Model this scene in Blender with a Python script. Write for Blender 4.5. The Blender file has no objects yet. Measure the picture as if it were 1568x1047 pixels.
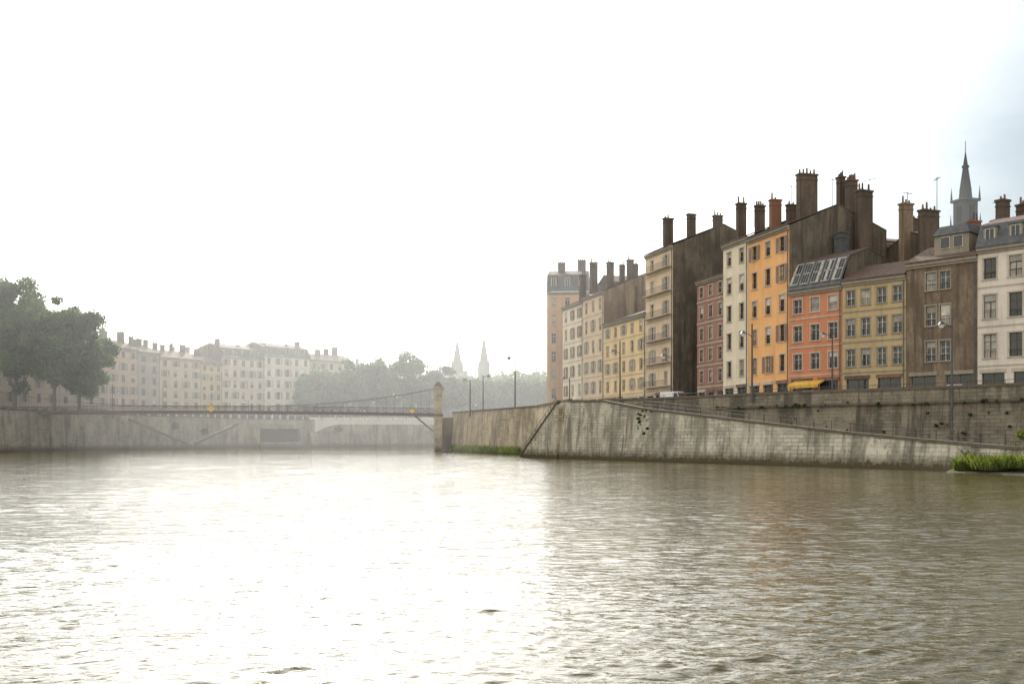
import bpy, math, random
import numpy as np
from mathutils import Vector, Matrix
random.seed(7); rng=np.random.default_rng(11)
scene=bpy.context.scene
COL=scene.collection
SUN_AZ=math.radians(-12.5); SUN_EL=math.radians(32)
# ---------------------------------------------------------------- materials
def newmat(name):
    m=bpy.data.materials.new(name); m.use_nodes=True
    nt=m.node_tree; b=nt.nodes['Principled BSDF']; return m,nt,b
def N(nt,t,**k):
    n=nt.nodes.new(t)
    for a,v in k.items(): setattr(n,a,v)
    return n
def noise(nt,vec,scale,detail=5,rough=.6):
    n=N(nt,'ShaderNodeTexNoise'); n.inputs['Scale'].default_value=scale
    n.inputs['Detail'].default_value=detail; n.inputs['Roughness'].default_value=rough
    nt.links.new(vec,n.inputs['Vector']); return n.outputs['Fac']
def ramp(nt,fac,a,b,ca=(0,0,0,1),cb=(1,1,1,1)):
    r=N(nt,'ShaderNodeValToRGB'); r.color_ramp.elements[0].position=a; r.color_ramp.elements[1].position=b
    r.color_ramp.elements[0].color=ca; r.color_ramp.elements[1].color=cb
    nt.links.new(fac,r.inputs[0]); return r.outputs[0]
def mapping(nt,vec,scale):
    m=N(nt,'ShaderNodeMapping'); m.inputs['Scale'].default_value=scale
    nt.links.new(vec,m.inputs['Vector']); return m.outputs[0]
def mix(nt,fac,a,b,mode='MIX'):
    m=N(nt,'ShaderNodeMix',data_type='RGBA',blend_type=mode)
    if isinstance(fac,float): m.inputs[0].default_value=fac
    else: nt.links.new(fac,m.inputs[0])
    for i,c in ((6,a),(7,b)):
        if isinstance(c,tuple): m.inputs[i].default_value=c if len(c)==4 else (*c,1)
        else: nt.links.new(c,m.inputs[i])
    return m.outputs[2]
def bump(nt,b,h,s,d=.05):
    n=N(nt,'ShaderNodeBump'); n.inputs['Strength'].default_value=s; n.inputs['Distance'].default_value=d
    nt.links.new(h,n.inputs['Height']); nt.links.new(n.outputs[0],b.inputs['Normal'])
def mth(nt,op,a,bv):
    n=N(nt,'ShaderNodeMath',operation=op)
    for i,v in ((0,a),(1,bv)):
        if isinstance(v,(int,float)): n.inputs[i].default_value=v
        else: nt.links.new(v,n.inputs[i])
    return n.outputs[0]
def stucco(name,c,dirt=.5):
    m,nt,b=newmat(name); p=N(nt,'ShaderNodeNewGeometry').outputs['Position']
    n1=noise(nt,p,.35,4,.65); n2=noise(nt,mapping(nt,p,(1.6,1.6,.12)),1.0,4,.6); n3=noise(nt,p,3.,4,.7)
    d=tuple(x*.5 for x in c); l=tuple(min(1,x*1.18) for x in c)
    col=mix(nt,ramp(nt,n1,.35,.7),(*c,1),(*l,1))
    col=mix(nt,ramp(nt,n2,.48,.78,cb=(dirt,dirt,dirt,1)),col,(*d,1))
    col=mix(nt,ramp(nt,n3,.52,.8,cb=(dirt*.7,)*3+(1,)),col,(*d,1))
    nt.links.new(col,b.inputs['Base Color']); b.inputs['Roughness'].default_value=.9
    return m
def patchy(name,c,l):
    m,nt,b=newmat(name); p=N(nt,'ShaderNodeNewGeometry').outputs['Position']
    n1=noise(nt,mapping(nt,p,(1,1,.55)),.3,6,.7); n2=noise(nt,mapping(nt,p,(2.,2.,.1)),.8,4,.6); n3=noise(nt,p,2.4,5,.7)
    col=mix(nt,ramp(nt,n1,.44,.6),c,l)
    col=mix(nt,ramp(nt,n2,.48,.66,cb=(.8,.8,.8,1)),col,tuple(x*.55 for x in c))
    col=mix(nt,ramp(nt,n3,.5,.75,cb=(.6,.6,.6,1)),col,tuple(x*.6 for x in c))
    nt.links.new(col,b.inputs['Base Color']); b.inputs['Roughness'].default_value=.95
    bump(nt,b,n3,.5,.05); return m
def plain(name,c,r=.6,metal=0.,var=.25):
    m,nt,b=newmat(name); p=N(nt,'ShaderNodeNewGeometry').outputs['Position']
    n=noise(nt,p,1.7,3)
    col=mix(nt,ramp(nt,n,.35,.7),tuple(x*(1-var) for x in c),tuple(min(1,x*(1+var)) for x in c))
    nt.links.new(col,b.inputs['Base Color']); b.inputs['Roughness'].default_value=r; b.inputs['Metallic'].default_value=metal
    return m
def tiles(name,c):
    m,nt,b=newmat(name); p=N(nt,'ShaderNodeNewGeometry').outputs['Position']
    n=noise(nt,p,5.,4); n1=noise(nt,p,.5,4)
    w=N(nt,'ShaderNodeTexWave'); w.inputs['Scale'].default_value=2.2; w.inputs['Distortion'].default_value=1.
    w.bands_direction='DIAGONAL'; nt.links.new(p,w.inputs['Vector'])
    col=mix(nt,ramp(nt,n,.35,.7),tuple(x*.6 for x in c),tuple(x*1.4 for x in c))
    col=mix(nt,ramp(nt,n1,.4,.7),col,tuple(x*.8 for x in c))
    nt.links.new(col,b.inputs['Base Color']); b.inputs['Roughness'].default_value=.85
    bump(nt,b,w.outputs['Fac'],.5,.08); return m
def stone(name,c,ua,ub,dark=(.08,.068,.05),st=.6):
    m,nt,b=newmat(name); g=N(nt,'ShaderNodeNewGeometry'); p=g.outputs['Position']
    s=N(nt,'ShaderNodeSeparateXYZ'); nt.links.new(p,s.inputs[0])
    u=mth(nt,'ADD',mth(nt,'MULTIPLY',s.outputs[0],ua),mth(nt,'MULTIPLY',s.outputs[1],ub))
    cb=N(nt,'ShaderNodeCombineXYZ'); nt.links.new(u,cb.inputs[0]); nt.links.new(s.outputs[2],cb.inputs[1])
    br=N(nt,'ShaderNodeTexBrick'); br.inputs['Scale'].default_value=1.; br.inputs['Mortar Size'].default_value=.025
    br.inputs['Brick Width'].default_value=1.15; br.inputs['Row Height'].default_value=.42; br.inputs['Bias'].default_value=-.1
    br.inputs['Color1'].default_value=(*[x*1.15 for x in c],1); br.inputs['Color2'].default_value=(*[x*.7 for x in c],1)
    br.inputs['Mortar'].default_value=(*[x*.45 for x in c],1); nt.links.new(cb.outputs[0],br.inputs['Vector'])
    n1=noise(nt,p,.22,6,.65); n2=noise(nt,mapping(nt,cb.outputs[0],(1.3,.13,1)),1.,5,.65); n3=noise(nt,p,1.6,6,.7)
    n4=noise(nt,mapping(nt,cb.outputs[0],(.35,.09,1)),1.,5,.6)
    col=mix(nt,ramp(nt,n1,.42,.62),br.outputs['Color'],tuple(min(1,x*1.3) for x in c))
    col=mix(nt,ramp(nt,n2,.5,.66,cb=(st,st,st,1)),col,dark)
    col=mix(nt,ramp(nt,n4,.5,.6,cb=(st*.85,)*3+(1,)),col,tuple(x*.35 for x in c))
    col=mix(nt,ramp(nt,n3,.55,.72,cb=(st*.9,)*3+(1,)),col,dark)
    zz=mth(nt,'ADD',s.outputs[2],mth(nt,'MULTIPLY',n3,2.2))
    col=mix(nt,ramp(nt,mth(nt,'DIVIDE',zz,4.),.36,.66,(1,1,1,1),(0,0,0,1)),col,(.075,.058,.028))
    nt.links.new(col,b.inputs['Base Color']); b.inputs['Roughness'].default_value=.9
    hh=mth(nt,'ADD',mth(nt,'MULTIPLY',br.outputs['Fac'],-1.),n3)
    bump(nt,b,hh,.7,.06); return m
def leafmat(name,c):
    m,nt,b=newmat(name); p=N(nt,'ShaderNodeNewGeometry').outputs['Position']
    col=mix(nt,ramp(nt,noise(nt,p,.5,2),.35,.65),tuple(x*.6 for x in c),tuple(x*1.3 for x in c))
    nt.links.new(col,b.inputs['Base Color']); b.inputs['Roughness'].default_value=.6
    t=N(nt,'ShaderNodeBsdfTranslucent'); nt.links.new(mix(nt,.5,col,(c[0]*2,c[1]*2.2,c[2])),t.inputs[0])
    ms=N(nt,'ShaderNodeMixShader'); ms.inputs[0].default_value=.4
    nt.links.new(b.outputs[0],ms.inputs[1]); nt.links.new(t.outputs[0],ms.inputs[2])
    nt.links.new(ms.outputs[0],nt.nodes['Material Output'].inputs[0]); return m
M={}
M['glass']=plain('window_glass',(.035,.04,.045),.08); M['glass'].node_tree.nodes['Principled BSDF'].inputs['Specular IOR Level'].default_value=.6
M['curtain']=plain('window_curtain',(.45,.43,.38),.5)
M['frame']=plain('window_frame_paint',(.6,.56,.5),.5)
M['dframe']=plain('window_frame_dark',(.12,.08,.06),.5)
M['trim']=stucco('stone_trim',(.5,.44,.35),.4)
M['dtrim']=stucco('stone_trim_grey',(.3,.26,.21),.5)
M['shut']=plain('shutter_paint',(.35,.33,.3),.6)
M['shutb']=plain('shutter_brown',(.22,.12,.08),.6)
M['roof']=tiles('roof_tiles',(.14,.095,.075)); M['zinc']=plain('zinc_roof',(.1,.105,.11),.5,.2)
M['brick']=patchy('chimney_brick',(.095,.072,.056),(.15,.11,.085)); M['rbrick']=stucco('red_brick',(.22,.11,.075),.5)
M['pot']=plain('terracotta_pot',(.2,.11,.075),.8); M['iron']=plain('dark_iron',(.035,.035,.04),.5)
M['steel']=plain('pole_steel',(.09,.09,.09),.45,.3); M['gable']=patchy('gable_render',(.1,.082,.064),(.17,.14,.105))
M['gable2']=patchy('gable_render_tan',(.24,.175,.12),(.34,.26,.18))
M['asphalt']=plain('asphalt',(.055,.055,.055),.9); M['earth']=plain('earth',(.06,.052,.03),.95)
M['lamp']=plain('lamp_glass',(.75,.75,.72),.3); M['yellow']=plain('yellow_paint',(.7,.42,.06),.5)
M['bark']=stucco('bark',(.13,.1,.075),.5); M['white']=plain('white_paint',(.75,.75,.75),.4,0,.05)
M['tyre']=plain('tyre',(.02,.02,.02),.8); M['bridge']=plain('bridge_brown_paint',(.085,.06,.05),.6)
M['quayL']=stone('quay_stone_left',(.36,.32,.25),.75,.66); M['quayR']=stone('quay_stone',(.5,.46,.375),.55,-.83,st=.8)
M['quayU']=stone('quay_stone_upper',(.22,.19,.145),.6,-.8,st=.9); M['quayP']=stone('quay_stone_pale',(.42,.345,.24),.35,-.93,st=.6)
M['coping']=stucco('stone_coping',(.13,.11,.085),.7)
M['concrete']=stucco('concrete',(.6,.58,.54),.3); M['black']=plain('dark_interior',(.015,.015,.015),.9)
M['leafa']=leafmat('leaf_dark',(.036,.068,.015)); M['leafb']=leafmat('leaf_light',(.076,.125,.026))
M['grass']=leafmat('grass_blade',(.12,.14,.03)); M['ivy']=leafmat('ivy_leaf',(.05,.08,.02))
# ---------------------------------------------------------------- mesh builder
class MB:
    def __init__(s,O=(0,0),du=(1,0)):
        s.v=[];s.f=[];s.mi=[];s.m=[];s.O=O;s.du=du;s.dv=(-du[1],du[0])
    def P(s,u,v,z): return (s.O[0]+u*s.du[0]+v*s.dv[0], s.O[1]+u*s.du[1]+v*s.dv[1], z)
    def mid(s,m):
        m=M[m] if isinstance(m,str) else m
        if m not in s.m: s.m.append(m)
        return s.m.index(m)
    def poly(s,pts,m,loc=True):
        i=len(s.v); s.v+= [s.P(*p) for p in pts] if loc else [tuple(p) for p in pts]
        s.f.append(tuple(range(i,i+len(pts)))); s.mi.append(s.mid(m))
    def hexa(s,c,m,loc=True):
        i=len(s.v); s.v+= [s.P(*p) for p in c] if loc else [tuple(p) for p in c]
        k=s.mid(m)
        for f in ((0,3,2,1),(4,5,6,7),(0,1,5,4),(1,2,6,5),(2,3,7,6),(3,0,4,7)):
            s.f.append(tuple(i+j for j in f)); s.mi.append(k)
    def box(s,u0,u1,v0,v1,z0,z1,m):
        s.hexa([(u0,v0,z0),(u1,v0,z0),(u1,v1,z0),(u0,v1,z0),(u0,v0,z1),(u1,v0,z1),(u1,v1,z1),(u0,v1,z1)],m)
    def cyl(s,p0,p1,r0,r1,m,n=8,loc=False):
        a=Vector(s.P(*p0) if loc else p0); b=Vector(s.P(*p1) if loc else p1); d=(b-a)
        if d.length<1e-6: return
        q=d.to_track_quat('Z','Y'); i=len(s.v); k=s.mid(m)
        for c,r in ((a,r0),(b,r1)):
            for j in range(n):
                t=2*math.pi*j/n; s.v.append(tuple(c+q@Vector((r*math.cos(t),r*math.sin(t),0))))
        for j in range(n):
            s.f.append((i+j,i+(j+1)%n,i+n+(j+1)%n,i+n+j)); s.mi.append(k)
        s.f.append(tuple(i+n+j for j in range(n))); s.mi.append(k)
        s.f.append(tuple(i+j for j in reversed(range(n)))); s.mi.append(k)
    def build(s,name,parent=None):
        me=bpy.data.meshes.new(name); me.from_pydata(s.v,[],s.f)
        for m in s.m: me.materials.append(m)
        me.polygons.foreach_set('material_index',s.mi); me.update()
        o=bpy.data.objects.new(name,me); COL.objects.link(o)
        if parent: o.parent=parent
        return o
def empty(name):
    o=bpy.data.objects.new(name,None); COL.objects.link(o); return o
# ---------------------------------------------------------------- buildings
def opening(W,D,u0,u1,z0,z1,wall,glass,frame,depth=.28,bars=True):
    for a in (((u0,0,z0),(u0,depth,z0),(u0,depth,z1),(u0,0,z1)),((u1,0,z0),(u1,0,z1),(u1,depth,z1),(u1,depth,z0)),
              ((u0,0,z1),(u0,depth,z1),(u1,depth,z1),(u1,0,z1)),((u0,0,z0),(u1,0,z0),(u1,depth,z0),(u0,depth,z0))):
        W.poly(a,wall)
    D.poly(((u0,depth,z0),(u1,depth,z0),(u1,depth,z1),(u0,depth,z1)),glass)
    if bars:
        t=.07; d0=depth-.06; d1=depth-.004; uc=(u0+u1)/2
        for a,b,c,d in ((u0,u0+t,z0,z1),(u1-t,u1,z0,z1),(uc-.05,uc+.05,z0+t,z1-t)): D.box(a,b,d0,d1,c,d,frame)
        D.box(u0+t,u1-t,d0-.003,d1,z1-t,z1,frame); D.box(u0+t,u1-t,d0-.003,d1,z0,z0+t,frame)
        h=z1-z0
        for k in ((.36,.68) if h>2 else (.5,)):
            D.box(u0+t,u1-t,d0+.01,d1,z0+h*k-.03,z0+h*k+.03,frame)
def chimney(parent,x,y,ztop,w,h,ang=0.,mat='brick',d=.8,pots=4):
    du=(math.cos(ang),math.sin(ang)); B=MB((x,y),du)
    B.box(-w/2,w/2,-d/2,d/2,ztop-h,ztop-.25,mat); B.box(-w/2-.12,w/2+.12,-d/2-.12,d/2+.12,ztop-.25,ztop,mat)
    B.box(-w/2-.07,w/2+.07,-d/2-.07,d/2+.07,ztop-.95,ztop-.8,mat)
    for i in range(pots):
        u=-w/2+w*(i+.5)/pots; hh=random.uniform(.35,1.1)
        if random.random()<.8: B.cyl((u,0,ztop),(u,0,ztop+hh),.16,.12,'pot' if random.random()<.7 else 'iron',8,True)
    B.build('chimney_stack',parent)
def antenna(parent,x,y,z,h):
    B=MB(); B.cyl((x,y,z),(x,y,z+h),.05,.04,'iron',5)
    a=random.uniform(0,3)
    B.cyl((x-.9*math.cos(a),y-.9*math.sin(a),z+h-.2),(x+.9*math.cos(a),y+.9*math.sin(a),z+h-.2),.03,.03,'iron',4)
    for k in range(5):
        t=-.8+k*.4; c=Vector((x+t*math.cos(a),y+t*math.sin(a),z+h-.2)); e=Vector((-math.sin(a),math.cos(a),0))*.3
        B.cyl(c-e,c+e,.02,.02,'iron',4)
    B.build('antenna',parent)
def building(name,A,B_,z0,eave,wall,floors,cols,depth=14,gh=4.,ww=1.15,hr=.56,gable='gable',roof='roof',rise=.42,
             setback=0,trim='trim',frame='frame',shut=None,shutp=.5,balc=False,shop='dframe',mans=None,cornice='dtrim',courses=True,groups=None,curt=.25,detail=True):
    A=Vector(A);Bv=Vector(B_);L=(Bv-A).length; d=(Bv-A)/L
    e=empty(name); W=MB(tuple(A),tuple(d)); 
    if setback: W.O=tuple(Vector(W.O)+Vector(W.dv)*setback)
    D=MB(W.O,W.du); T=MB(W.O,W.du); R=MB(W.O,W.du)
    u0,u1=.015,L-.015
    fh=(eave-z0-gh)/floors
    if groups: cs=[g*L for g in groups]
    else: cs=[L*(i+.5)/cols for i in range(cols)]
    rows=[]
    nshop=max(1,round(L/3.6))
    gw=L/nshop*.72
    rows.append((z0,z0+gh,[(L*(i+.5)/nshop-gw/2,L*(i+.5)/nshop+gw/2) for i in range(nshop)],z0+.15,z0+gh-.9,True))
    for f in range(floors):
        zb=z0+gh+f*fh; hh=fh*hr*(1. if f<floors-1 else .88); zs=zb+fh*.2
        rows.append((zb,zb+fh,[(c-ww/2,c+ww/2) for c in cs],zs,zs+hh,False))
    for zb,zt,ops,o0,o1,isg in rows:
        W.poly(((u0,0,zb),(u1,0,zb),(u1,0,o0),(u0,0,o0)),wall)
        W.poly(((u0,0,o1),(u1,0,o1),(u1,0,zt),(u0,0,zt)),wall)
        prev=u0
        for a,b in ops:
            W.poly(((prev,0,o0),(a,0,o0),(a,0,o1),(prev,0,o1)),wall); prev=b
            gl='glass' if random.random()>curt or isg else 'curtain'
            opening(W,D,a,b,o0,o1,trim if isg else wall,gl,shop if isg else frame)
            if isg:
                T.box(a-.2,b+.2,-.12,-.003,o1+.05,o1+.5,random.choice([trim,'dframe','shutb']))
                continue
            if detail:
                T.box(a-.16,a,-.05,-.003,o0,o1,trim); T.box(b,b+.16,-.05,-.003,o0,o1,trim)
            T.box(a-.2,b+.2,-.07,-.003,o1,o1+.2,trim); T.box(a-.2,b+.2,-.14,-.003,o0-.14,o0,trim)
            if shut and random.random()<shutp:
                sw=ww*.48
                T.box(a-.17-sw,a-.17,-.11,-.055,o0,o1,shut); T.box(b+.17,b+.17+sw,-.11,-.055,o0,o1,shut)
            elif random.random()<.35:
                k=random.uniform(.25,.6); D.box(a+.08,b-.08,.12,.16,o1-(o1-o0)*k,o1-.02,random.choice(['frame','shut','dtrim']))
            if detail and not balc:
                T.box(a+.01,b-.01,.02,.05,o0+.75,o0+.8,'iron')
                for q in range(5): 
                    uu=a+.1+(b-a-.2)*q/4; T.box(uu-.012,uu+.012,.025,.045,o0,o0+.75,'iron')
        W.poly(((prev,0,o0),(u1,0,o0),(u1,0,o1),(prev,0,o1)),wall)
        if balc and not isg:
            T.box(.5,L-.5,-.9,-.003,o0-.3,o0-.145,trim)
            T.box(.5,L-.5,-.88,-.84,o0+.85,o0+.9,'iron'); nn=int((L-1)/.25)
            for q in range(nn+1):
                uu=.52+(L-1.04)*q/nn; T.box(uu-.015,uu+.015,-.87,-.85,o0-.145,o0+.85,'iron')
    if courses:
        for f in range(floors):
            zz=z0+gh+f*fh; T.box(.02,L-.02,-.08,-.003,zz-.1,zz+.1,trim)
    T.box(.01,L-.01,-.4,-.003,eave-.35,eave-.005,cornice); T.box(.01,L-.01,-.22,-.003,eave-.65,eave-.353,cornice)
    T.cyl((L-.25,-.15,z0),(L-.25,-.15,eave-.7),.07,.07,'zinc',6,True)
    rz=eave+rise*depth/2
    if mans:
        mh,minset=mans; rz=eave+mh+ .25*depth/2
        prof=[(0,eave),(minset,eave+mh),(depth/2,rz),(depth,eave+mh)]
    else: prof=[(0,eave),(depth/2,rz),(depth,eave)]
    for u,fl in ((u0,0),(u1,1)):
        pts=[(u,0,z0)]+[(u,v,z-.02) for v,z in prof]+[(u,depth,z0)]
        if fl: pts=pts[::-1]
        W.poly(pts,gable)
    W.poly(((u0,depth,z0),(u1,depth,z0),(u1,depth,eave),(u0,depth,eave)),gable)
    pr=[(-.5,eave-.0)] + prof[1:]
    for i in range(len(pr)-1):
        (va,za),(vb,zb)=pr[i],pr[i+1]
        R.hexa([(-.03,va,za+.01),(L+.03,va,za+.01),(L+.03,vb,zb+.01),(-.03,vb,zb+.01),(-.03,va,za+.2),(L+.03,va,za+.2),(L+.03,vb,zb+.2),(-.03,vb,zb+.2)],
               ('zinc' if mans and i==0 else roof))
    if mans and detail is False or (mans and name.startswith(('tan','white'))):
        mh,mi=mans; nd=max(2,cols)
        for k in range(nd):
            c=L*(k+.5)/nd; zz=eave+mh*.2; zt=eave+mh*.85
            R.box(c-.75,c+.75,-.02,mi+.6,zz,zt,'dtrim'); R.box(c-.85,c+.85,-.15,mi+.6,zt+.003,zt+.2,'zinc')
            D.box(c-.55,c+.55,-.06,-.024,zz+.15,zt-.1,'frame'); D.box(c-.47,c-.04,-.08,-.063,zz+.23,zt-.18,'glass'); D.box(c+.04,c+.47,-.08,-.063,zz+.23,zt-.18,'glass')
    W.build('walls',e); D.build('windows',e); T.build('facade_trim',e); R.build('roof',e)
    return e,W,L
bd=building
ST=7.6
c_or=stucco('orange_stucco',(.8,.43,.175),.35); c_wh=stucco('cream_stucco',(.74,.64,.49),.4); c_pk=stucco('brick_pink_stucco',(.34,.185,.135),.6)
c_cr=stucco('pale_stucco',(.7,.54,.38),.45); c_ye=stucco('yellow_stucco',(.76,.56,.3),.4); c_tan=stucco('tan_stucco',(.56,.37,.25),.4)
c_red=stucco('red_stucco',(.58,.23,.125),.5); c_ol=stucco('ochre_stucco',(.48,.365,.2),.6); c_br=patchy('brown_stucco',(.17,.125,.09),(.29,.225,.16))
c_w2=stucco('white_stucco',(.68,.61,.54),.4)
e1,_,_=bd('orange_apartment_building',(35.8,151),(39,140),ST,32.9,c_or,5,3,16,ww=1.35,frame='dframe',trim='trim',courses=False,shut='shutb',shutp=.2)
chimney(e1,42.8,144.5,41.2,2.9,8,.25,'brick',1.0,5); chimney(e1,40.2,152,39.3,1.7,7,.29,'rbrick',.8,3); chimney(e1,42.2,150.5,38.2,1.4,5,.3,'brick',.7,2)
antenna(e1,47,146,34.5,6.5); antenna(e1,41,146,36,4)
e,_,_=bd('cream_narrow_building',(33.6,158.4),(35.8,151),ST,33.4,c_wh,5,2,16,ww=1.3,frame='dframe',gable='gable',courses=False)
chimney(e,36.6,159,40.4,1.4,7,.3,'brick',.9,3); chimney(e,39.2,157.5,39.7,1.5,6,.3,'brick',.7,4); antenna(e,38,156,36,4)
e,_,_=bd('pink_brick_building',(29.8,171),(33.6,158.4),ST,29.7,c_pk,5,4,14,ww=1.25,setback=2.2,frame='frame',trim='trim',rise=.35,shut=None)
e,_,_=bd('tall_cream_building_with_balconies',(25.1,187),(28.4,175.8),ST,37,c_cr,6,2,20,ww=1.3,balc=True,shut='shut',shutp=.7,rise=.42)
chimney(e,27.9,178,42.2,1.7,5,.29,'brick',.8,3); chimney(e,32.4,180,43.4,1.5,5,.29,'brick',.8,0); chimney(e,37.8,183,43.8,1.7,5,.29,'brick',.8,3); antenna(e,30,182,39,4)
e,_,_=bd('yellow_building',(19.1,207),(25.1,187),ST,26.3,c_ye,4,5,14,ww=1.3,shut='shut',shutp=.3)
chimney(e,24.5,203,33.8,2.2,6,1.2,'gable2',1.6,0)
e,_,_=bd('pale_apartment_building',(15.6,218.7),(19.1,207),ST,33.5,c_cr,5,3,20,ww=1.2,gable='gable2',shut='shut',shutp=.4)
chimney(e,18.2,222,42.,1.6,7,.3,'brick',1,3); chimney(e,21.3,216,41.,1.4,6,.3,'brick',1,3); chimney(e,25.4,214,41.2,1.3,7,.3,'brick',1,2); chimney(e,24,217,40.6,1.,7,.3,'brick',1,2)
e,_,_=bd('pale_riverside_building',(11.8,231.5),(15.6,218.7),ST,33,c_wh,5,3,18,ww=1.2,gable='gable2',shut='shutb',shutp=.5,courses=True)
chimney(e,16,226,39.8,1.3,6,.3,'brick',1,3)
e,_,_=bd('tan_corner_building_with_mansard',(8.5,243),(18.5,242),ST,38.5,c_tan,6,3,16,ww=1.1,gable=c_tan,mans=(4.2,1.2),rise=.3,shut=None,courses=True)
chimney(e,12.3,247,46.3,1.8,6,.1,'brick',1,4); chimney(e,17.5,250,47.5,2.0,6,.1,'brick',1,4)
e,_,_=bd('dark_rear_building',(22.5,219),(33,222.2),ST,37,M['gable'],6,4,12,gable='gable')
chimney(e,27,221,41.5,1.8,6,.3,'brick',1,3)
e,W,L=bd('red_building_with_studio_roof',(39,140),(44.1,133),ST,23.4,c_red,3,3,12,ww=1.45,mans=(4.,1.6),trim='trim',frame='frame',courses=True)
G=MB(W.O,W.du)
for i in range(5):
    a=L*(i+.12)/5; b=L*(i+.88)/5
    def sl(u,t,o): return (u,1.6*t-o+ -.5*(1-t),23.5+4.*t+.2)
    G.hexa([sl(a,.12,.1),sl(b,.12,.1),sl(b,.12,-.1),sl(a,.12,-.1),sl(a,.92,.1),sl(b,.92,.1),sl(b,.92,-.1),sl(a,.92,-.1)],'shut')
    for q in range(3):
        aa=a+.1+(b-a-.1)*q/3; bb=a+(b-a-.1)*(q+1)/3
        for t0,t1 in ((.17,.5),(.55,.87)):
            G.hexa([sl(aa,t0,.13),sl(bb,t0,.13),sl(bb,t0,.0),sl(aa,t0,.0),sl(aa,t1,.13),sl(bb,t1,.13),sl(bb,t1,0),sl(aa,t1,0)],'glass' if (i+q)%4 else 'curtain')
G.build('studio_windows',e)
AW=MB(W.O,W.du); AW.hexa([(1,-1.6,10.1),(6,-1.6,10.1),(6,-.15,10.7),(1,-.15,10.7),(1,-1.6,10.25),(6,-1.6,10.25),(6,-.15,10.85),(1,-.15,10.85)],'yellow'); AW.box(1,6,-1.66,-1.605,9.75,10.24,'yellow'); AW.build('shop_awning',e)
chimney(e,46.5,140.5,32,1.6,6,.5,'zinc',1.2,0)
e,_,_=bd('ochre_building',(44.1,133),(50.1,126.6),ST,23.7,c_ol,3,4,10,ww=1.2,trim='dtrim',frame='frame',groups=(.14,.38,.63,.87),rise=.5,curt=.1)
chimney(e,50.2,142,38.2,2.3,14,.45,'brick',1.1,4)
e,_,_=bd('weathered_brown_building',(50.1,126.6),(56.1,120),ST,24.9,c_br,3,2,12,ww=1.25,trim='dtrim',frame='frame',groups=(.36,.56),rise=.45,courses=False,shop='shutb',curt=.5)
DM=MB((50.1,126.6),tuple((Vector((6,-6.6))).normalized()))
DM.box(3.1,7.4,1.2,6,24.9,28.2,'dtrim'); DM.hexa([(2.9,.9,28.2),(7.6,.9,28.2),(7.6,6.2,28.2),(2.9,6.2,28.2),(3.6,1.6,29.4),(6.9,1.6,29.4),(6.9,5.5,29.6),(3.6,5.5,29.6)],'zinc')
for a in (3.9,5.5): DM.box(a,a+1.2,1.1,1.197,26.5,28,'frame'); DM.box(a+.08,a+1.12,1.05,1.096,26.58,27.92,'glass')
DM.build('attic_dormer',e)
chimney(e,56.5,135,33.8,2.8,10,.4,'brick',1,4); chimney(e,55.6,140.5,36,1.7,10,.4,'gable2',1,3); antenna(e,57.2,134,33,5)
e,_,_=bd('white_building',(56.1,120),(66,109.2),ST,25.7,c_w2,3,5,12,ww=1.5,trim='trim',frame='dframe',rise=.1,mans=(2.8,1.),courses=True,shut=None,hr=.6)
chimney(e,62.6,127,33.3,1.5,8,.5,'brick',1,2); chimney(e,64.8,126.5,32.6,1.,8,.5,'brick',1,2)
e,_,_=bd('brown_apartment_building',(66,109.2),(80,93),ST,27,c_ol,4,6,12)
e,_,_=bd('rear_gabled_building',(46.5,143),(62,148),ST,31.5,M['gable'],6,3,14,rise=.3,detail=False)
chimney(e,50.1,147,41.,1.5,8,.3,'brick',1,5); chimney(e,49.2,149,42.,.9,8,.3,'brick',1,3); chimney(e,60,150,36,2,6,.3,'brick',1,3)
for q in ((52.5,146,35,6),(58,146,35,4),(66,135,30,5)): antenna(e,*q)
e,_,_=bd('rear_slate_building',(58,134),(78,140),ST,29.5,M['gable2'],5,5,14,rise=.35,detail=False)
chimney(e,64,138,33.,1.6,6,.3,'rbrick',1,3); chimney(e,67,137.5,33.,1.3,6,.3,'rbrick',1,3)
# left bank
LB=8.
lc=[stucco('left_stucco_%d'%i,c,.35) for i,c in enumerate([(.45,.34,.25),(.58,.4,.29),(.4,.34,.28),(.58,.46,.32),(.64,.48,.2),(.66,.56,.46),(.74,.68,.58),(.5,.43,.33)])]
lp=[(-138,262),(-131,288),(-124.8,300),(-117.9,314),(-113.9,322),(-104.9,336),(-100.2,344),(-89.3,359),(-76,375),(-62,387)]
lh=[33,34.6,30.6,30.1,29,28.3,31.2,33,32.2]; lcol=[5,3,4,2,4,3,5,5,5]; lm=[0,0,1,2,3,4,5,6,7]
nm=['left_bank_house','left_bank_house','pink_quayside_house','grey_quayside_house','beige_quayside_house','yellow_quayside_house','rose_quayside_building','white_quayside_building','quayside_building']
for i in range(9):
    a,b=Vector(lp[i]),Vector(lp[i+1])
    e,W,L=bd(nm[i],a,b,LB,lh[i],lc[lm[i]],5,lcol[i],14,ww=1.5,hr=.62,frame='dframe',shut='shut' if i%2 else 'dtrim',shutp=.4,mans=(3.,1.5) if i in(6,7) else None,detail=False,curt=.0,roof='roof')
    for k in range(4):
        t=.1+.25*k+random.uniform(-.05,.05); p=a.lerp(b,t)+Vector(W.dv)*random.uniform(4,8)
        chimney(e,p.x,p.y,lh[i]+random.uniform(4.,6.3),random.uniform(.9,2.1),4,random.uniform(-.3,.4),'brick',1,3)
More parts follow.
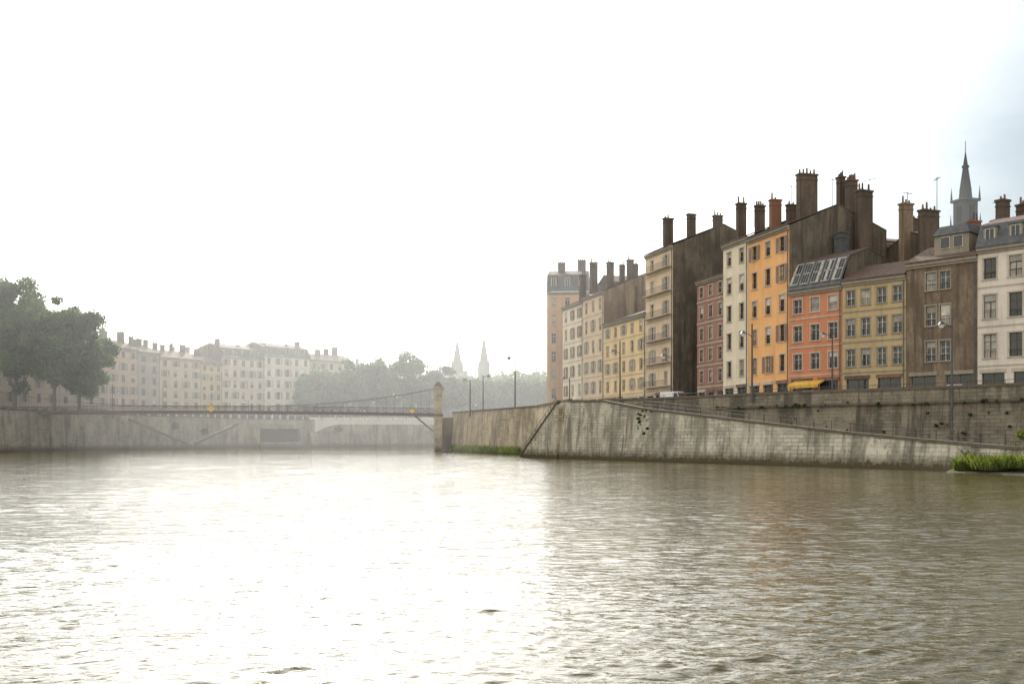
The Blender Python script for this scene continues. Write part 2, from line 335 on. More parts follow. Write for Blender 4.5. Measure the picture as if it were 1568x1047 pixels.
for i,(x,y,h,w) in enumerate([(-150,340,36,26),(-128,362,35,26),(-108,392,35.5,28),(-84,420,36,26),(-60,470,36,24),(-40,520,38,24),(-12,560,36,26),(14,575,36,30)]):
    e,_,_=bd('distant_house',(x,y),(x+w*.75,y+w*.55),LB,h-3.5,lc[i%8],5,6,14,detail=False,courses=False)
    for k in range(4): chimney(e,x+w*.18*k+2,y+w*.13*k+7,h+random.uniform(.8,2.5),random.uniform(1.2,2.4),4,.3,'brick',1,3)
# ---------------------------------------------------------------- spires
def spire(name,x,y,zb,zt,r,mat='gable'):
    e=empty(name); B=MB((x,y),(1,0)); B.box(-r,r,-r,r,8,zb,mat); B.build('tower',e)
    S=MB(); S.cyl((x,y,zb),(x,y,zt),r*.95,.08,mat,8)
    for sx in(-1,1):
        for sy in (-1,1): S.cyl((x+sx*r*.85,y+sy*r*.85,zb-1),(x+sx*r*.85,y+sy*r*.85,zb+r*2.2),r*.18,.03,mat,6)
    S.cyl((x,y,zt-1),(x,y,zt+2.5),.1,.1,'iron',5); S.build('spire_roof',e)
M['slate']=stucco('slate',(.06,.065,.075),.4)
spire('church_tower',-49.5,900,64,93,5.3,'slate'); spire('church_tower',-25.4,900,64,96,5.3,'slate')
e=empty('church_bell_tower'); B=MB((100.2,220),(.94,.34))
B.box(-2.4,2.4,-2.4,2.4,7.6,49,'gable')
B.box(-1.75,1.75,-1.75,1.75,49,55,'slate'); B.box(-2.2,2.2,-2.2,2.2,55,55.5,'slate'); B.box(-2.5,2.5,-2.5,2.5,49,49.6,'slate')
for a in (-1,1):
    for b in(-1,1):
        B.cyl((a*2.,b*2.,55.5),(a*2.,b*2.,58.5),.25,.02,'slate',5,True); B.cyl((a*2.1,b*2.1,49.6),(a*2.1,b*2.1,52.5),.25,.02,'slate',5,True)
for s in range(4):
    du=(math.cos(s*math.pi/2+.35),math.sin(s*math.pi/2+.35)); Q=MB((100.2,220),du); Q.box(-.7,.7,-1.8,-1.755,50.5,54,'black'); Q.build('belfry_opening',e)
B.cyl((0,0,55.5),(0,0,57.5),1.5,1.3,'slate',8,True); B.cyl((0,0,57.5),(0,0,66),1.35,.1,'slate',8,True)
B.cyl((0,0,66),(0,0,68.5),.08,.06,'iron',5,True); B.cyl((0,0,62.6),(0,0,63),.8,.8,'slate',8,True); B.build('belfry',e)
# ---------------------------------------------------------------- ground & water
def sheet(name,pts,z,mat):
    me=bpy.data.meshes.new(name); me.from_pydata([(x,y,z) for x,y in pts],[],[tuple(range(len(pts)))]); me.materials.append(mat)
    o=bpy.data.objects.new(name,me); COL.objects.link(o); return o
LW=[(-112,60),(-108,205),(-106,228),(-104,262),(-88,320),(-68,345),(-31,358),(40,364),(400,375)]
sheet('left_bank_ground',[(-2500,60)]+LW+[(2500,400),(2500,4000),(-2500,4000)],LB,M['earth'])
FW=[(-13.7,230),(-10,218),(4.2,182),(8.6,150)]
UW=[(13,150),(20.5,145),(27.8,135),(34.9,125),(46.5,115),(54,105),(70,84),(90,60)]
sheet('street_ground',[(-17,236),(-17,230)]+FW+[(8.4,146.2)]+UW+[(2500,60),(2500,300),(40,300),(0,280)],ST,M['asphalt'])
RWp=[(8.2,146,7.9),(12.6,138,7.6),(17.1,130,6.3),(27,114,4.4),(34.4,101.6,3.),(38.4,95,2.35),(42,85,1.7),(46,74,1.2),(52,60,.9)]
R=MB()
up=[(9.5,150,7.595),(14.8,149.5,7.55),(20.8,145.2,6.6),(35,125.1,4.6),(41,119.7,3.3),(46.6,115.1,2.6),(54.1,105.1,2.),(70.1,84.1,1.4),(90.1,60,1.1)]
for i in range(len(RWp)-1): 
    R.poly([RWp[i],RWp[i+1],up[i+1],up[i]],'coping',False)
R.build('ramp_pavement')
def wall(name,pts,mat,batter=.6,par=0.,thick=.5,cop='coping',zb=-1.,ch=.28):
    B=MB(); nrm=[]
    n=len(pts)
    for i in range(n):
        a=Vector(pts[max(i-1,0)][:2]); b=Vector(pts[min(i+1,n-1)][:2]); t=(b-a).normalized(); nrm.append(Vector((t.y,-t.x)))
    for i in range(n-1):
        ax,ay,az=pts[i]; bx,by,bz=pts[i+1]; na,nb=nrm[i],nrm[i+1]
        o=lambda x,y,nn,k:(x+nn.x*k,y+nn.y*k)
        az+=par; bz+=par
        pa=o(ax,ay,na,batter); pb=o(bx,by,nb,batter)
        B.poly([(*pa,zb),(*pb,zb),(bx,by,bz),(ax,ay,az)],mat,False)
        ia=o(ax,ay,na,-thick); ib=o(bx,by,nb,-thick)
        B.poly([(*ia,az-par-.3),(*ib,bz-par-.3),(*ib,bz),(*ia,az)],mat,False)
        ea=o(ax,ay,na,.12); eb=o(bx,by,nb,.12); ja=o(ax,ay,na,-thick-.05); jb=o(bx,by,nb,-thick-.05)
        B.hexa([(*ea,az),(*eb,bz),(*jb,bz),(*ja,az),(*ea,az+ch),(*eb,bz+ch),(*jb,bz+ch),(*ja,az+ch)],cop,False)
    return B.build(name)
wall('ramp_retaining_wall',RWp,M['quayR'],.7,.35,.45)
wall('upper_quay_wall',[(x,y,ST) for x,y in UW],M['quayU'],.35,.95,.5)
wall('promontory_quay_wall',[(x,y,ST) for x,y in FW],M['quayP'],.7,1.,.5)
wall('left_bank_quay_wall',[(x,y,LB) for x,y in LW],M['quayL'],.8,.9,.5)
B=MB()
for a,b in zip(RWp[2:-1],RWp[3:]):
    a=Vector(a);b=Vector(b);n=max(1,int((b-a).length/2.4)); o=Vector((.15,.1,.6))
    for k in range(n):
        p=a.lerp(b,k/n)+o; q=a.lerp(b,(k+1)/n)+o
        B.cyl(p,p+Vector((0,0,.95)),.035,.035,'iron',5)
        for h in (.5,.95): B.cyl(p+Vector((0,0,h)),q+Vector((0,0,h)),.028,.028,'iron',5)
B.build('ramp_handrail')
# lifebuoy posts / bollards along the quay top
B=MB()
for a,b in zip(UW[1:-2],UW[2:-1]):
    a=Vector(a);b=Vector(b);n=max(1,int((b-a).length/2.0)); nn=Vector((b.y-a.y,-(b.x-a.x))).normalized()*-.2
    for k in range(n):
        p=a.lerp(b,k/n)+nn; q=a.lerp(b,(k+1)/n)+nn
        B.cyl((p.x,p.y,ST+1.23),(p.x,p.y,ST+1.62),.03,.03,'iron',5); B.cyl((p.x,p.y,ST+1.62),(q.x,q.y,ST+1.62),.03,.03,'iron',5)
B.build('quay_railing')
B=MB(); hp=[]
for (ax,ay),(bx,by) in zip(UW[2:-2],UW[3:-1]):
    a=Vector((ax,ay));b=Vector((bx,by)); t=(b-a).normalized(); nn=Vector((t.y,-t.x)); p=a+nn*.15; q=b+nn*.15; r_=a+nn*.5; s_=b+nn*.5
    B.hexa([(*r_,6.9),(*s_,6.9),(*q,6.9),(*p,6.9),(*r_,7.1),(*s_,7.1),(*q,7.1),(*p,7.1)],'coping',False)
    for k in range(int((b-a).length*1.3)):
        c=a.lerp(b,rng.random())+nn*.55; hp.append((c.x,c.y,6.95+rng.normal(0,.12) if rng.random()<.6 else rng.uniform(3.2,6.5),rng.uniform(.08,.3)))
B.build('wall_ledge')
B=MB(); B.hexa([(6.3,146.8,-1),(8.0,144.9,-1),(11,150,-1),(8.6,151,-1),(7.2,147.6,8.2),(8.25,145.95,8.2),(11,149.5,8.2),(8.8,150.5,8.2)],'quayR',False); B.build('quay_corner_pier')
S=MB((7.9,147.2),tuple(Vector((-5.2,6.6)).normalized()))
for i in range(26):
    z=7.5-i*.3; S.box(i*.31,(i+1)*.31,-1.,1.3,-1,z,'quayP')
S.hexa([(0,1.303,-1),(8.4,1.303,-1),(8.4,1.7,-1),(0,1.7,-1),(0,1.303,8.0),(8.4,1.303,.1),(8.4,1.7,.1),(0,1.7,8.0)],'quayR')
S.hexa([(-.3,1.2,8.2),(8.6,1.2,.1),(8.6,1.85,.1),(-.3,1.85,8.2),(-.3,1.2,8.5),(8.6,1.2,.4),(8.6,1.85,.4),(-.3,1.85,8.5)],'coping')
for k in range(7):
    u=.4+k*1.2; z=8.4-u*.95; S.cyl((u,1.5,z),(u,1.5,z+.9),.04,.04,'iron',5,True)
    if k<6: S.cyl((u,1.5,z+.9),(u+1.2,1.5,z+.9-1.14),.035,.035,'iron',5,True)
S.build('river_stairs')
K=MB(); K.hexa([(36.5,86,-.5),(41,76,-.5),(60,62,-.5),(43,92,-.5),(38.3,87.5,.1),(42.5,78,.2),(60,66,.8),(43,91,1.2)],'earth',False); K.build('river_landing_bank')
B=MB(); du=Vector((16,58)).normalized(); dn=Vector((du.y,-du.x))
def lw(p,t,o,z): q=Vector(p)+du*t+dn*o; return (q.x,q.y,z)
for p,l,z0_,z1_ in (((-104.5,264),26,7.5,1.),((-96,292),24,1.,7.)):
    B.hexa([lw(p,0,.3,-1),lw(p,l,.3,-1),lw(p,l,3.4,-1),lw(p,0,3.4,-1),lw(p,0,.3,z0_),lw(p,l,.3,z1_),lw(p,l,3.4,z1_),lw(p,0,3.4,z0_)],'quayL',False)
    B.hexa([lw(p,0,3.1,z0_),lw(p,l,3.1,z1_),lw(p,l,3.5,z1_),lw(p,0,3.5,z0_),lw(p,0,3.1,z0_+.6),lw(p,l,3.1,z1_+.6),lw(p,l,3.5,z1_+.6),lw(p,0,3.5,z0_+.6)],'coping',False)
B.build('left_bank_ramp')
e=empty('quay_underpass'); B=MB((-83.2,324),tuple(Vector((20,25)).normalized()))
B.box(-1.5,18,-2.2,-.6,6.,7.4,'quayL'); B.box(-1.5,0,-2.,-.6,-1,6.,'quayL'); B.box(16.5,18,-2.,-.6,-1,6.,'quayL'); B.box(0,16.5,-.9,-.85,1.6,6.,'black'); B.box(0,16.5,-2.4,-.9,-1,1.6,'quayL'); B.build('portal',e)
# pale road deck carried along the far quay
e=empty('quayside_road_deck'); B=MB((-68,341.5),tuple(Vector((37,11)).normalized()))
nseg=24; Lr=62.
def soff(u): return 7.6-2.8*max(0.,1-u/9.)**2
for i in range(nseg):
    a=Lr*i/nseg; b=Lr*(i+1)/nseg; za=soff(a); zb=soff(b)
    B.hexa([(a,-6,za),(b,-6,zb),(b,-1.1,zb),(a,-1.1,za),(a,-6,9.),(b,-6,9.),(b,-1.1,9.),(a,-1.1,9.)],'concrete')
B.box(-2,Lr,-6.3,-5.9,9.02,9.9,'concrete')
for k in range(13): B.box(2+k*4.8,2.3+k*4.8,-6.36,-6.302,9.05,9.9,'dtrim')
B.box(-1.2,1.2,-6.2,-1.1,-1,4.7,'quayL')
for u in (22,42): B.box(u-.7,u+.7,-5.6,-1.1,-1,7.58,'quayL')
B.build('deck_and_piers',e)
def water():
    Ny,Nx=960,640
    ys=6.*(230/6.)**(np.arange(Ny)/(Ny-1)); t=np.linspace(-1,1,Nx)
    Y=np.repeat(ys[:,None],Nx,1); X=t[None,:]*(.66*Y+6)
    Z=np.zeros_like(X); dy=Y*math.log(230/6.)/Ny
    def comp(lam,slope,sp):
        th=rng.normal(0,sp)+math.pi/2+.15; kk=2*math.pi/lam; ph=rng.random()*6.283
        fade=np.clip((lam/dy-2.2)/2.5,0,1)
        s=np.sin(kk*(X*math.cos(th)+Y*math.sin(th))+ph+1.2*np.sin(X*.31*rng.random()+Y*.23*rng.random()+ph))
        return slope*lam/6.283*fade*(2*((s+1)/2)**1.5-1)
    for k in range(100): Z+=comp(.14*(.8/.14)**rng.random(),.0205,.42)
    for k in range(26): Z+=comp(.9*(3.5/.9)**rng.random(),.0075,.3)
    g=.85+.3*np.sin(X*.11+Y*.05+1)*np.sin(Y*.13-X*.03)+.25*np.sin(X*.37+Y*.21)*np.sin(Y*.33)
    Z*=g; edge=np.clip((230-Y)/30,0,1)*np.clip((1-np.abs(t))[None,:]/.04,0,1); Z=Z*edge
    v=np.stack([X,Y,Z],-1).reshape(-1,3)
    i=np.arange(Ny-1)[:,None]*Nx+np.arange(Nx-1)[None,:]
    f=np.stack([i,i+1,i+Nx+1,i+Nx],-1).reshape(-1,4)
    me=bpy.data.meshes.new('river_water'); me.vertices.add(len(v)); me.vertices.foreach_set('co',v.ravel())
    me.loops.add(f.size); me.loops.foreach_set('vertex_index',f.ravel().astype(np.int32))
    me.polygons.add(len(f)); me.polygons.foreach_set('loop_start',np.arange(0,f.size,4,dtype=np.int32)); 
    me.update(calc_edges=True); me.polygons.foreach_set('use_smooth',np.ones(len(f),bool))
    m,nt,b=newmat('river_water'); p=N(nt,'ShaderNodeNewGeometry').outputs['Position']
    b.inputs['Roughness'].default_value=.05; b.inputs['IOR'].default_value=1.333
    col=mix(nt,ramp(nt,noise(nt,p,.05,2),.4,.6),(.058,.05,.018),(.078,.065,.024)); nt.links.new(col,b.inputs['Base Color'])
    n1=noise(nt,mapping(nt,p,(.45,1.,1)),2.4,4,.6); n2=noise(nt,mapping(nt,p,(.5,1.2,1)),9.,2,.6)
    ad=N(nt,'ShaderNodeMath',operation='MULTIPLY_ADD'); nt.links.new(n2,ad.inputs[0]); ad.inputs[1].default_value=.14; nt.links.new(n1,ad.inputs[2])
    bump(nt,b,ad.outputs[0],.42,.14)
    me.materials.append(m); o=bpy.data.objects.new('river_water',me); COL.objects.link(o)
    s=sheet('water',[(-3000,-500),(3000,-500),(3000,4000),(-3000,4000)],-.07,m)
water()
# ---------------------------------------------------------------- foliage
def leaves(name,clumps,n,size,mats,parent=None,zs=.8):
    cl=np.array(clumps,float); w=cl[:,3]**2; w/=w.sum()
    idx=rng.choice(len(cl),n,p=w); d=rng.normal(size=(n,3)); d/=np.linalg.norm(d,axis=1)[:,None]
    rad=cl[idx,3]*(rng.random(n)**.4)*rng.uniform(.75,1.12,n); d[:,2]*=zs
    c=cl[idx,:3]+d*rad[:,None]
    a=rng.normal(size=(n,3)); a/=np.linalg.norm(a,axis=1)[:,None]; b=np.cross(a,rng.normal(size=(n,3))); b/=np.linalg.norm(b,axis=1)[:,None]
    s=(size*rng.uniform(.5,1.2,n))[:,None]
    v=np.stack([c-a*s,c-b*s*.6,c+a*s,c+b*s*.6],1).reshape(-1,3); f=np.arange(n*4).reshape(-1,4)
    me=bpy.data.meshes.new(name); me.vertices.add(len(v)); me.vertices.foreach_set('co',v.ravel()); me.loops.add(n*4)
    me.loops.foreach_set('vertex_index',f.ravel().astype(np.int32)); me.polygons.add(n); me.polygons.foreach_set('loop_start',np.arange(0,n*4,4,dtype=np.int32))
    me.update(calc_edges=True)
    for m in mats: me.materials.append(m)
    shade=rng.random(len(cl)); me.polygons.foreach_set('material_index',((shade[idx]+rng.normal(0,.2,n))>.55).astype(np.int32))
    o=bpy.data.objects.new(name,me); COL.objects.link(o)
    if parent: o.parent=parent
    return o
def crown(cx,cy,cz,rx,ry,rz,k,rc):
    out=[]
    for i in range(k):
        d=rng.normal(size=3); d/=np.linalg.norm(d); q=rng.uniform(.4,.92)
        out.append((cx+d[0]*rx*q,cy+d[1]*ry*q,cz+d[2]*rz*q,rc*rng.uniform(.45,1.25)))
    return out
def trunk(B,x,y,zb,zt,r,targets):
    B.cyl((x,y,zb),(x+.3,y,zt),r,r*.6,'bark',9)
    for c in targets:
        m=(x+(c[0]-x)*.45,y+(c[1]-y)*.45,zt+(c[2]-zt)*.55)
        B.cyl((x+.3,y,zt-1),m,r*.4,r*.22,'bark',6); B.cyl(m,c[:3],r*.22,r*.06,'bark',5)
def tree(name,x,y,zb,zt,rx,zlow,k=55,n=36000,size=.42,rc=3.,r=.6):
    e=empty(name); cz=(zlow+zt)/2; cl=crown(x,y,cz,rx,rx,(zt-zlow)/2,k,rc)
    leaves('foliage',cl,n,size,[M['leafa'],M['leafb']],e); B=MB(); trunk(B,x,y,zb,zlow+3,r,cl[:12]); B.build('trunk_and_limbs',e)
tree('plane_tree',-111,241,LB,40.5,11,13,66); tree('plane_tree',-123,246,LB,44.5,11.5,14,68); tree('plane_tree',-135,243,LB,40,10,14,30,16000)
tree('plane_tree',-107.5,247,LB,33,8.5,12,42,24000,.42,2.7,.5)
cl=[]; B=MB()
for i in range(15):
    t=i/14; x=-76+t*52+rng.normal(0,1); y=366+t*8+rng.normal(0,3); zt=31+rng.normal(0,1.8)+(2.2 if 3<i<11 else 0)
    if i<2: zt-=3
    c=crown(x,y,(zt+12)/2,5,5,(zt-12)/2-1,22,2.8); cl+=c; trunk(B,x,y,LB,17,.45,c[:6])
for i in range(14):
    t=i/13; x=-24+t*48+rng.normal(0,1); y=385+t*8+rng.normal(0,4); zt=27.5+rng.normal(0,1.2)
    c=crown(x,y,(zt+12)/2,5,5,(zt-12)/2-1,20,2.8); cl+=c; trunk(B,x,y,LB,16,.45,c[:6])
e=empty('riverside_trees'); leaves('foliage',cl,90000,.68,[M['leafa'],M['leafb']],e); B.build('trunks',e)
cl=[]
for i in range(34):
    t=i/33; cl.append((-22+t*70+rng.normal(0,1.5),455+rng.normal(0,4),LB+18+rng.normal(0,2.5),6))
    cl.append((-85+t*100,432,LB+11+rng.normal(0,2),6)); cl.append((-85+t*110,428,LB+3,5)) 
leaves('distant_trees',cl,24000,1.2,[M['leafa'],M['leafb']])
def tuft(name,pts,n,h,mat='grass'):
    B=MB(); 
    for k in range(n):
        x,y,z,r=pts[int(rng.random()*len(pts))]; a=rng.random()*6.28; q=r*math.sqrt(rng.random()); x+=q*math.cos(a); y+=q*math.sin(a)
        hh=h*rng.uniform(.3,1.2)*(.6+.6*math.sin(x*1.7+y)**2); lx,ly=rng.normal(0,.35,2)*hh; w=.05+.03*hh
        B.poly([(x-w,y,z),(x+w,y,z),(x+lx*.5+w*.6,y+ly*.5,z+hh*.6),(x+lx,y+ly,z+hh),(x+lx*.5-w*.6,y+ly*.5,z+hh*.6)],mat if k%3 else 'ivy',False)
    return B.build(name)
g=[]
for i in range(60):
    t=i/59; a=Vector((-12.5,224)).lerp(Vector((-9.5,216)),t*4) if t<.25 else Vector((-9.5,216)).lerp(Vector((2.5,182)),(t-.25)/.75); g.append((a.x-1.2,a.y-.6,.1,.8))
tuft('riverside_grass',g,2800,1.2)
K=MB()
K.hexa([(-14.5,227,-.4),(-12,215,-.4),(1.,180,-.4),(4,182,-.4),(-14,229,.15),(-11.5,216,.15),(1.6,180.5,.15),(4,182,.5)],'earth',False); K.build('gravel_bank')
tuft('bank_grass',[(39.7,87,.2,1.),(41,84.5,.3,1.8),(43,83,.5,2.5),(44,80,.5,2.5),(47,78,.6,3),(42,89,.8,1.5)],5500,1.1)
cl=[(43.2,85.5,1.7,.9),(44.8,84,2.6,1.3),(46.3,83,3.5,1.7),(42.2,87,1.2,.6),(47.8,80.5,3.6,2.1),(45.2,82,1.4,1.),(44.2,86.3,3.3,.6),(45.4,85.4,4.0,.7)]
leaves('shrub',cl,10000,.15,[M['ivy'],M['grass']])
cl=[]
for k in range(26): cl.append((16.9+rng.normal(0,.5),129.3+rng.normal(0,.6),6.6-abs(rng.normal(0,1.3)),.2*rng.uniform(.4,1.3)))
leaves('ivy',cl,2000,.1,[M['ivy'],M['leafa']])
leaves('hanging_wall_plants',hp,6000,.1,[M['ivy'],M['leafa']])
cl=[(-82,325.5,6.5,1.5),(-80,328,5.5,1.6),(-97,286,6.5,1.5),(-93,300,5,1.4),(-60,345,6,1.4)]
leaves('wall_plants',cl,3000,.25,[M['ivy'],M['leafa']])
# ---------------------------------------------------------------- bridge
e=empty('suspension_footbridge'); P0=Vector((-17.2,232)); P1=Vector((-122,224)); Lb=(P1-P0).length; db=(P1-P0)/Lb
B=MB(tuple(P0),tuple(db)); n=52
dk=lambda u:8.5+.5*math.sin(math.pi*u/Lb)
cab=lambda u:dk(Lb/2)+1.1+ (14.6-dk(Lb/2)-1.1)*(abs(u-Lb/2)/(Lb/2))**2.6
for i in range(n):
    a=Lb*i/n; b=Lb*(i+1)/n; za,zb=dk(a),dk(b)
    for v0,v1,l,h in ((-1.8,1.8,-.1,.08),(-1.9,-1.75,-.5,.2),(1.75,1.9,-.5,.2)):
        B.hexa([(a,v0,za+l),(b,v0,zb+l),(b,v1,zb+l),(a,v1,za+l),(a,v0,za+h),(b,v0,zb+h),(b,v1,zb+h),(a,v1,za+h)],'bridge')
    for v in(-1.82,1.82):
        B.cyl((a,v,za+1.25),(b,v,zb+1.25),.05,.05,'bridge',5,True); B.cyl((a,v,za+.7),(b,v,zb+.7),.03,.03,'bridge',4,True)
        B.cyl((a,v,za+.2),(a,v,za+1.25),.04,.04,'bridge',4,True); B.cyl((a,v,za+.2),(b,v,zb+1.25),.025,.025,'bridge',4,True); B.cyl((a,v,za+1.25),(b,v,zb+.2),.025,.025,'bridge',4,True)
        B.cyl((a,v,cab(a)),(b,v,cab(b)),.045,.045,'iron',6,True)
        B.cyl((a,v,za),(a,v,cab(a)),.015,.015,'iron',4,True)
B.build('deck_and_cables',e)
for PP in (P0,P1):
    B=MB(tuple(PP),tuple(db))
    for v in (-2.2,2.2):
        B.box(-.9,.9,v-.7,v+.7,-1,14.2,'quayP'); B.box(-1.15,1.15,v-.9,v+.9,14.2,14.7,'dtrim'); B.box(-1.1,1.1,v-.9,v+.9,8,8.5,'coping')
        B.hexa([(-1.05,v-.85,14.7),(1.05,v-.85,14.7),(1.05,v+.85,14.7),(-1.05,v+.85,14.7),(-.3,v-.2,15.9),(.3,v-.2,15.9),(.3,v+.2,15.9),(-.3,v+.2,15.9)],'coping')
    B.box(-.6,.6,-1.5,1.5,13,13.8,'quayP'); B.build('pylon',e)
B=MB(tuple(P0),tuple(db)); B.hexa([(1,-1.7,4.5),(1.4,-1.7,4.5),(1.4,1.7,4.5),(1,1.7,4.5),(5.,-1.7,8.),(5.6,-1.7,8.),(5.6,1.7,8.),(5,1.7,8.)],'bridge')
B.box(-4.,-.95,-3.2,3.2,-1,7.55,'gable')
B.build('abutment',e)
def sign(name,u,c,s):
    B=MB(tuple(P0+db*u),tuple(-db)); z=dk(u)+.55
    B.hexa([(0,-2.06,z-s),(s,-2.06,z),(0,-2.06,z+s),(-s,-2.06,z),(0,-2.0,z-s),(s,-2.,z),(0,-2.,z+s),(-s,-2.,z)],c); B.box(-.05,.05,-1.99,-1.93,z-s,z+s,'steel'); B.build(name)
sign('navigation_sign',51.5,'yellow',.8); sign('navigation_sign',6,'yellow',.65)
# ---------------------------------------------------------------- street furniture
def lamp(name,x,y,zb,zt,ax=-1.,ay=-.4,low=None):
    e=empty(name); B=MB(); B.cyl((x,y,zb),(x,y,zb+1.1),.2,.17,'steel',8); B.cyl((x,y,zb+1.1),(x,y,zt),.15,.09,'steel',8)
    hx,hy=x+ax*1.2,y+ay*1.2; hz=zt-.1 if low is None else low
    B.cyl((x,y,hz-.5),(x+ax*.6,y+ay*.6,hz-.1),.05,.045,'steel',6); B.cyl((x+ax*.6,y+ay*.6,hz-.1),(hx,hy,hz),.045,.04,'steel',6)
    B.cyl((hx,hy,hz-.12),(hx,hy,hz+.2),.42,.14,'steel',10); B.cyl((hx,hy,hz-.5),(hx,hy,hz-.12),.2,.38,'lamp',10)
    B.build('pole_and_lantern',e)
lamp('street_lamp',31.2,129.4,ST,17.8,-1,-.2,low=16.6); lamp('street_lamp',48.6,110,1.5,17.2,-1,-.1,low=15.6); lamp('street_lamp',.6,194,ST,18.7,-1,0)
lamp('street_lamp',-9,214,ST,15.5,-1,0); lamp('street_lamp',17.9,165,ST,19,-1,0,low=17.4); lamp('street_lamp',41.7,129.6,ST,16.6,-1,0); lamp('street_lamp',-6.5,224,ST,17,1,0)
lamp('street_lamp',11,190,ST,14.5,-1,0); lamp('street_lamp',24,150,ST,15.5,-1,0)
for x,y in ((-105.5,270),(-100,285),(-93,308),(-86,325),(-70,346),(-48,354),(-40,357),(-28,361),(-12,363),(-103.5,258)): lamp('quay_lamp',x,y,LB,LB+random.uniform(7,10),-1 if random.random()<.5 else 1,0)
def car(name,x,y,z,ang,paint,van=False):
    e=empty(name); du=(math.cos(ang),math.sin(ang)); B=MB((x,y),du); w=.88
    if van: prof=[(-2.4,.35),(2.4,.35),(2.45,.95),(1.75,1.15),(1.15,2.05),(.8,2.15),(-2.35,2.15),(-2.4,1.2)]; gl=[[(1.6,1.2),(1.1,1.95),(.5,1.95),(.5,1.2)]]
    else: prof=[(-2.05,.35),(2.05,.35),(2.1,.75),(1.1,.93),(.45,1.42),(-1.1,1.45),(-1.75,1.),(-2.08,.95)]; gl=[[(1.0,.95),(.42,1.36),(-.25,1.37),(-.25,.95)],[(-.35,.95),(-.35,1.37),(-1.05,1.38),(-1.55,.97)]]
    n=len(prof)
    inn=lambda h: w if h<1.0 else w-.14*(h-1.0)/.5*(0.5 if van else 1)
    for s in(1,-1):
        pts=[(u,s*inn(h),z+h) for u,h in prof]; B.poly(pts if s<0 else pts[::-1],paint)
        for g in gl:
            pts=[(u,s*(inn(h)+.012),z+h) for u,h in g]; B.poly(pts,'glass')
    for i in range(n):
        (a,h),(b,k)=prof[i],prof[(i+1)%n]
        dark=(i in (3,) ) or (not van and i==5)
        B.poly([(a,-inn(h),z+h),(b,-inn(k),z+k),(b,inn(k),z+k),(a,inn(h),z+h)],'glass' if dark else paint)
    for u in(-1.35,1.35):
        for s in(-1,1):
            B.cyl((u,s*(w-.2),z+.33),(u,s*(w+.02),z+.33),.33,.33,'tyre',14,True); B.cyl((u,s*(w+.02),z+.33),(u,s*(w+.03),z+.33),.18,.16,'steel',10,True)
    B.build('body',e)
cp=[plain('car_paint_%d'%i,c,.25) for i,c in enumerate([(.7,.7,.7),(.05,.06,.08),(.3,.31,.33),(.35,.05,.04)])]
car('white_van',24.,146.5,ST,-.95,cp[0],True)
for i,(x,y,a) in enumerate([(21.5,150,-1.1),(29.5,139,-1.),(34,132,-.95),(38.5,127.,-.8),(46.5,119.,-.8),(51,113.2,-.85),(15.5,160,-1.2),(12,180,-1.2)]): car('parked_car',x,y,ST,a,cp[(i*3+1)%4])
# ---------------------------------------------------------------- haze
hz=MB(); hz.box(-320,110,175,480,.12,55,'white'); ho=hz.build('haze')
hm=bpy.data.materials.new('haze_air'); hm.use_nodes=True; nt=hm.node_tree; nt.nodes.clear()
o_=nt.nodes.new('ShaderNodeOutputMaterial'); v_=nt.nodes.new('ShaderNodeVolumeScatter'); v_.inputs['Color'].default_value=(.93,.97,.99,1); v_.inputs['Density'].default_value=.0017; v_.inputs['Anisotropy'].default_value=.35
nt.links.new(v_.outputs[0],o_.inputs['Volume']); ho.data.materials.clear(); ho.data.materials.append(hm)
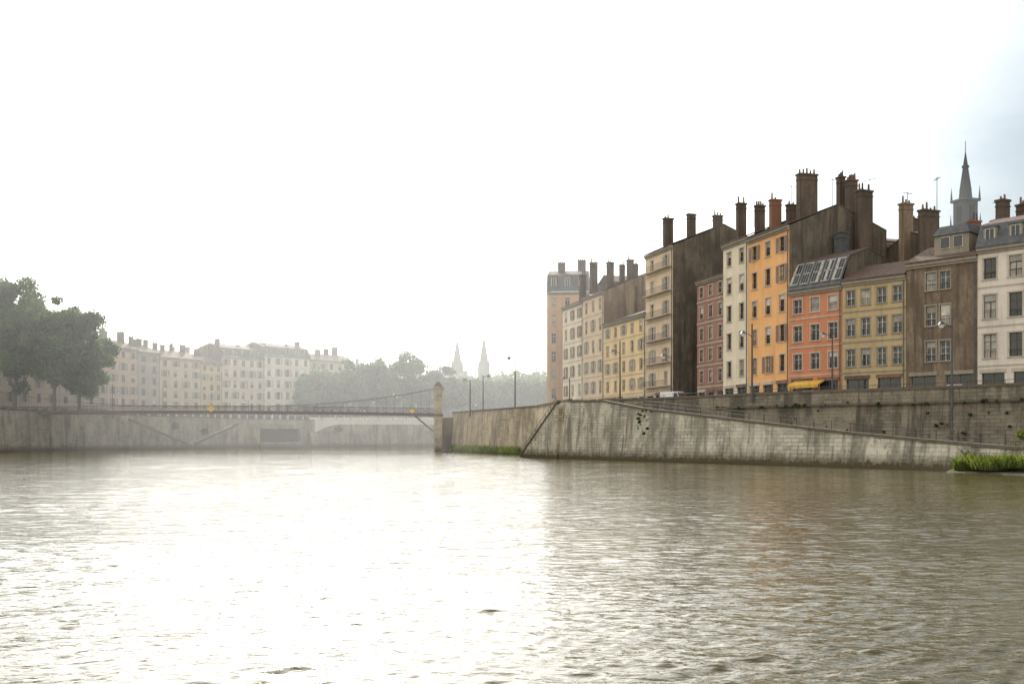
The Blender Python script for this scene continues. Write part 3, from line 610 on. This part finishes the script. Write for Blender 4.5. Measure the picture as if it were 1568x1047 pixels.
# ---------------------------------------------------------------- light
sd=Vector((math.sin(SUN_AZ)*math.cos(SUN_EL),math.cos(SUN_AZ)*math.cos(SUN_EL),math.sin(SUN_EL)))
sl_=bpy.data.lights.new('sun','SUN'); sl_.energy=4.5; sl_.angle=math.radians(.5); sl_.color=(1,.92,.8)
so=bpy.data.objects.new('sun',sl_); so.rotation_euler=sd.to_track_quat('Z','Y').to_euler(); so.location=(0,0,200); COL.objects.link(so)
w=bpy.data.worlds.new('World'); scene.world=w; w.use_nodes=True; nt=w.node_tree; bg=nt.nodes['Background']
sk=nt.nodes.new('ShaderNodeTexSky'); sk.sky_type='NISHITA'; sk.sun_disc=False; sk.sun_elevation=SUN_EL; sk.sun_rotation=SUN_AZ
sk.air_density=1.; sk.dust_density=1.; sk.ozone_density=1.
tc=nt.nodes.new('ShaderNodeTexCoord')
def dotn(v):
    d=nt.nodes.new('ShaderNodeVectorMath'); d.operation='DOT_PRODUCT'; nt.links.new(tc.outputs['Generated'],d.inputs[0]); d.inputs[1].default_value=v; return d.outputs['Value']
r=ramp(nt,dotn((-.35,-.9,.25)),.0,.75,(0,0,0,1),(16.5,15.,12.6,1))  # warm glow added to the sky behind the camera to brighten the facades
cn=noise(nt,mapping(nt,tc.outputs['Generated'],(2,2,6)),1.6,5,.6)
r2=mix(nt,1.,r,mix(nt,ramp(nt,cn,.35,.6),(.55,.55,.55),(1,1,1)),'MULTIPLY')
au=mth(nt,'POWER',mth(nt,'MAXIMUM',dotn(tuple(sd)),0.),12.)
au=mth(nt,'MULTIPLY',au,mth(nt,'ADD',.8,mth(nt,'MULTIPLY',cn,.4)))
auc=nt.nodes.new('ShaderNodeCombineXYZ')
for k,g in enumerate((92.,90.,84.)): nt.links.new(mth(nt,'MULTIPLY',au,g),auc.inputs[k])
sk2=mix(nt,1.,sk.outputs[0],(.66,.7,.66),'MULTIPLY')
cir=ramp(nt,cn,.45,.75,(0,0,0,1),(1.3,1.3,1.3,1))
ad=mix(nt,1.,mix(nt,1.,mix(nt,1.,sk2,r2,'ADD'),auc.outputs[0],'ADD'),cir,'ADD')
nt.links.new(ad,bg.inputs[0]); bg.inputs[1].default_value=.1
# ---------------------------------------------------------------- camera
c=bpy.data.cameras.new('camera'); c.lens=35; c.sensor_width=36; c.shift_y=.0934; c.clip_end=6000; c.clip_start=.1
co=bpy.data.objects.new('camera',c); co.location=(0,0,3); co.rotation_euler=(math.radians(90),0,0); COL.objects.link(co); scene.camera=co
scene.view_settings.view_transform='Standard'; scene.view_settings.look='None'; scene.view_settings.exposure=0
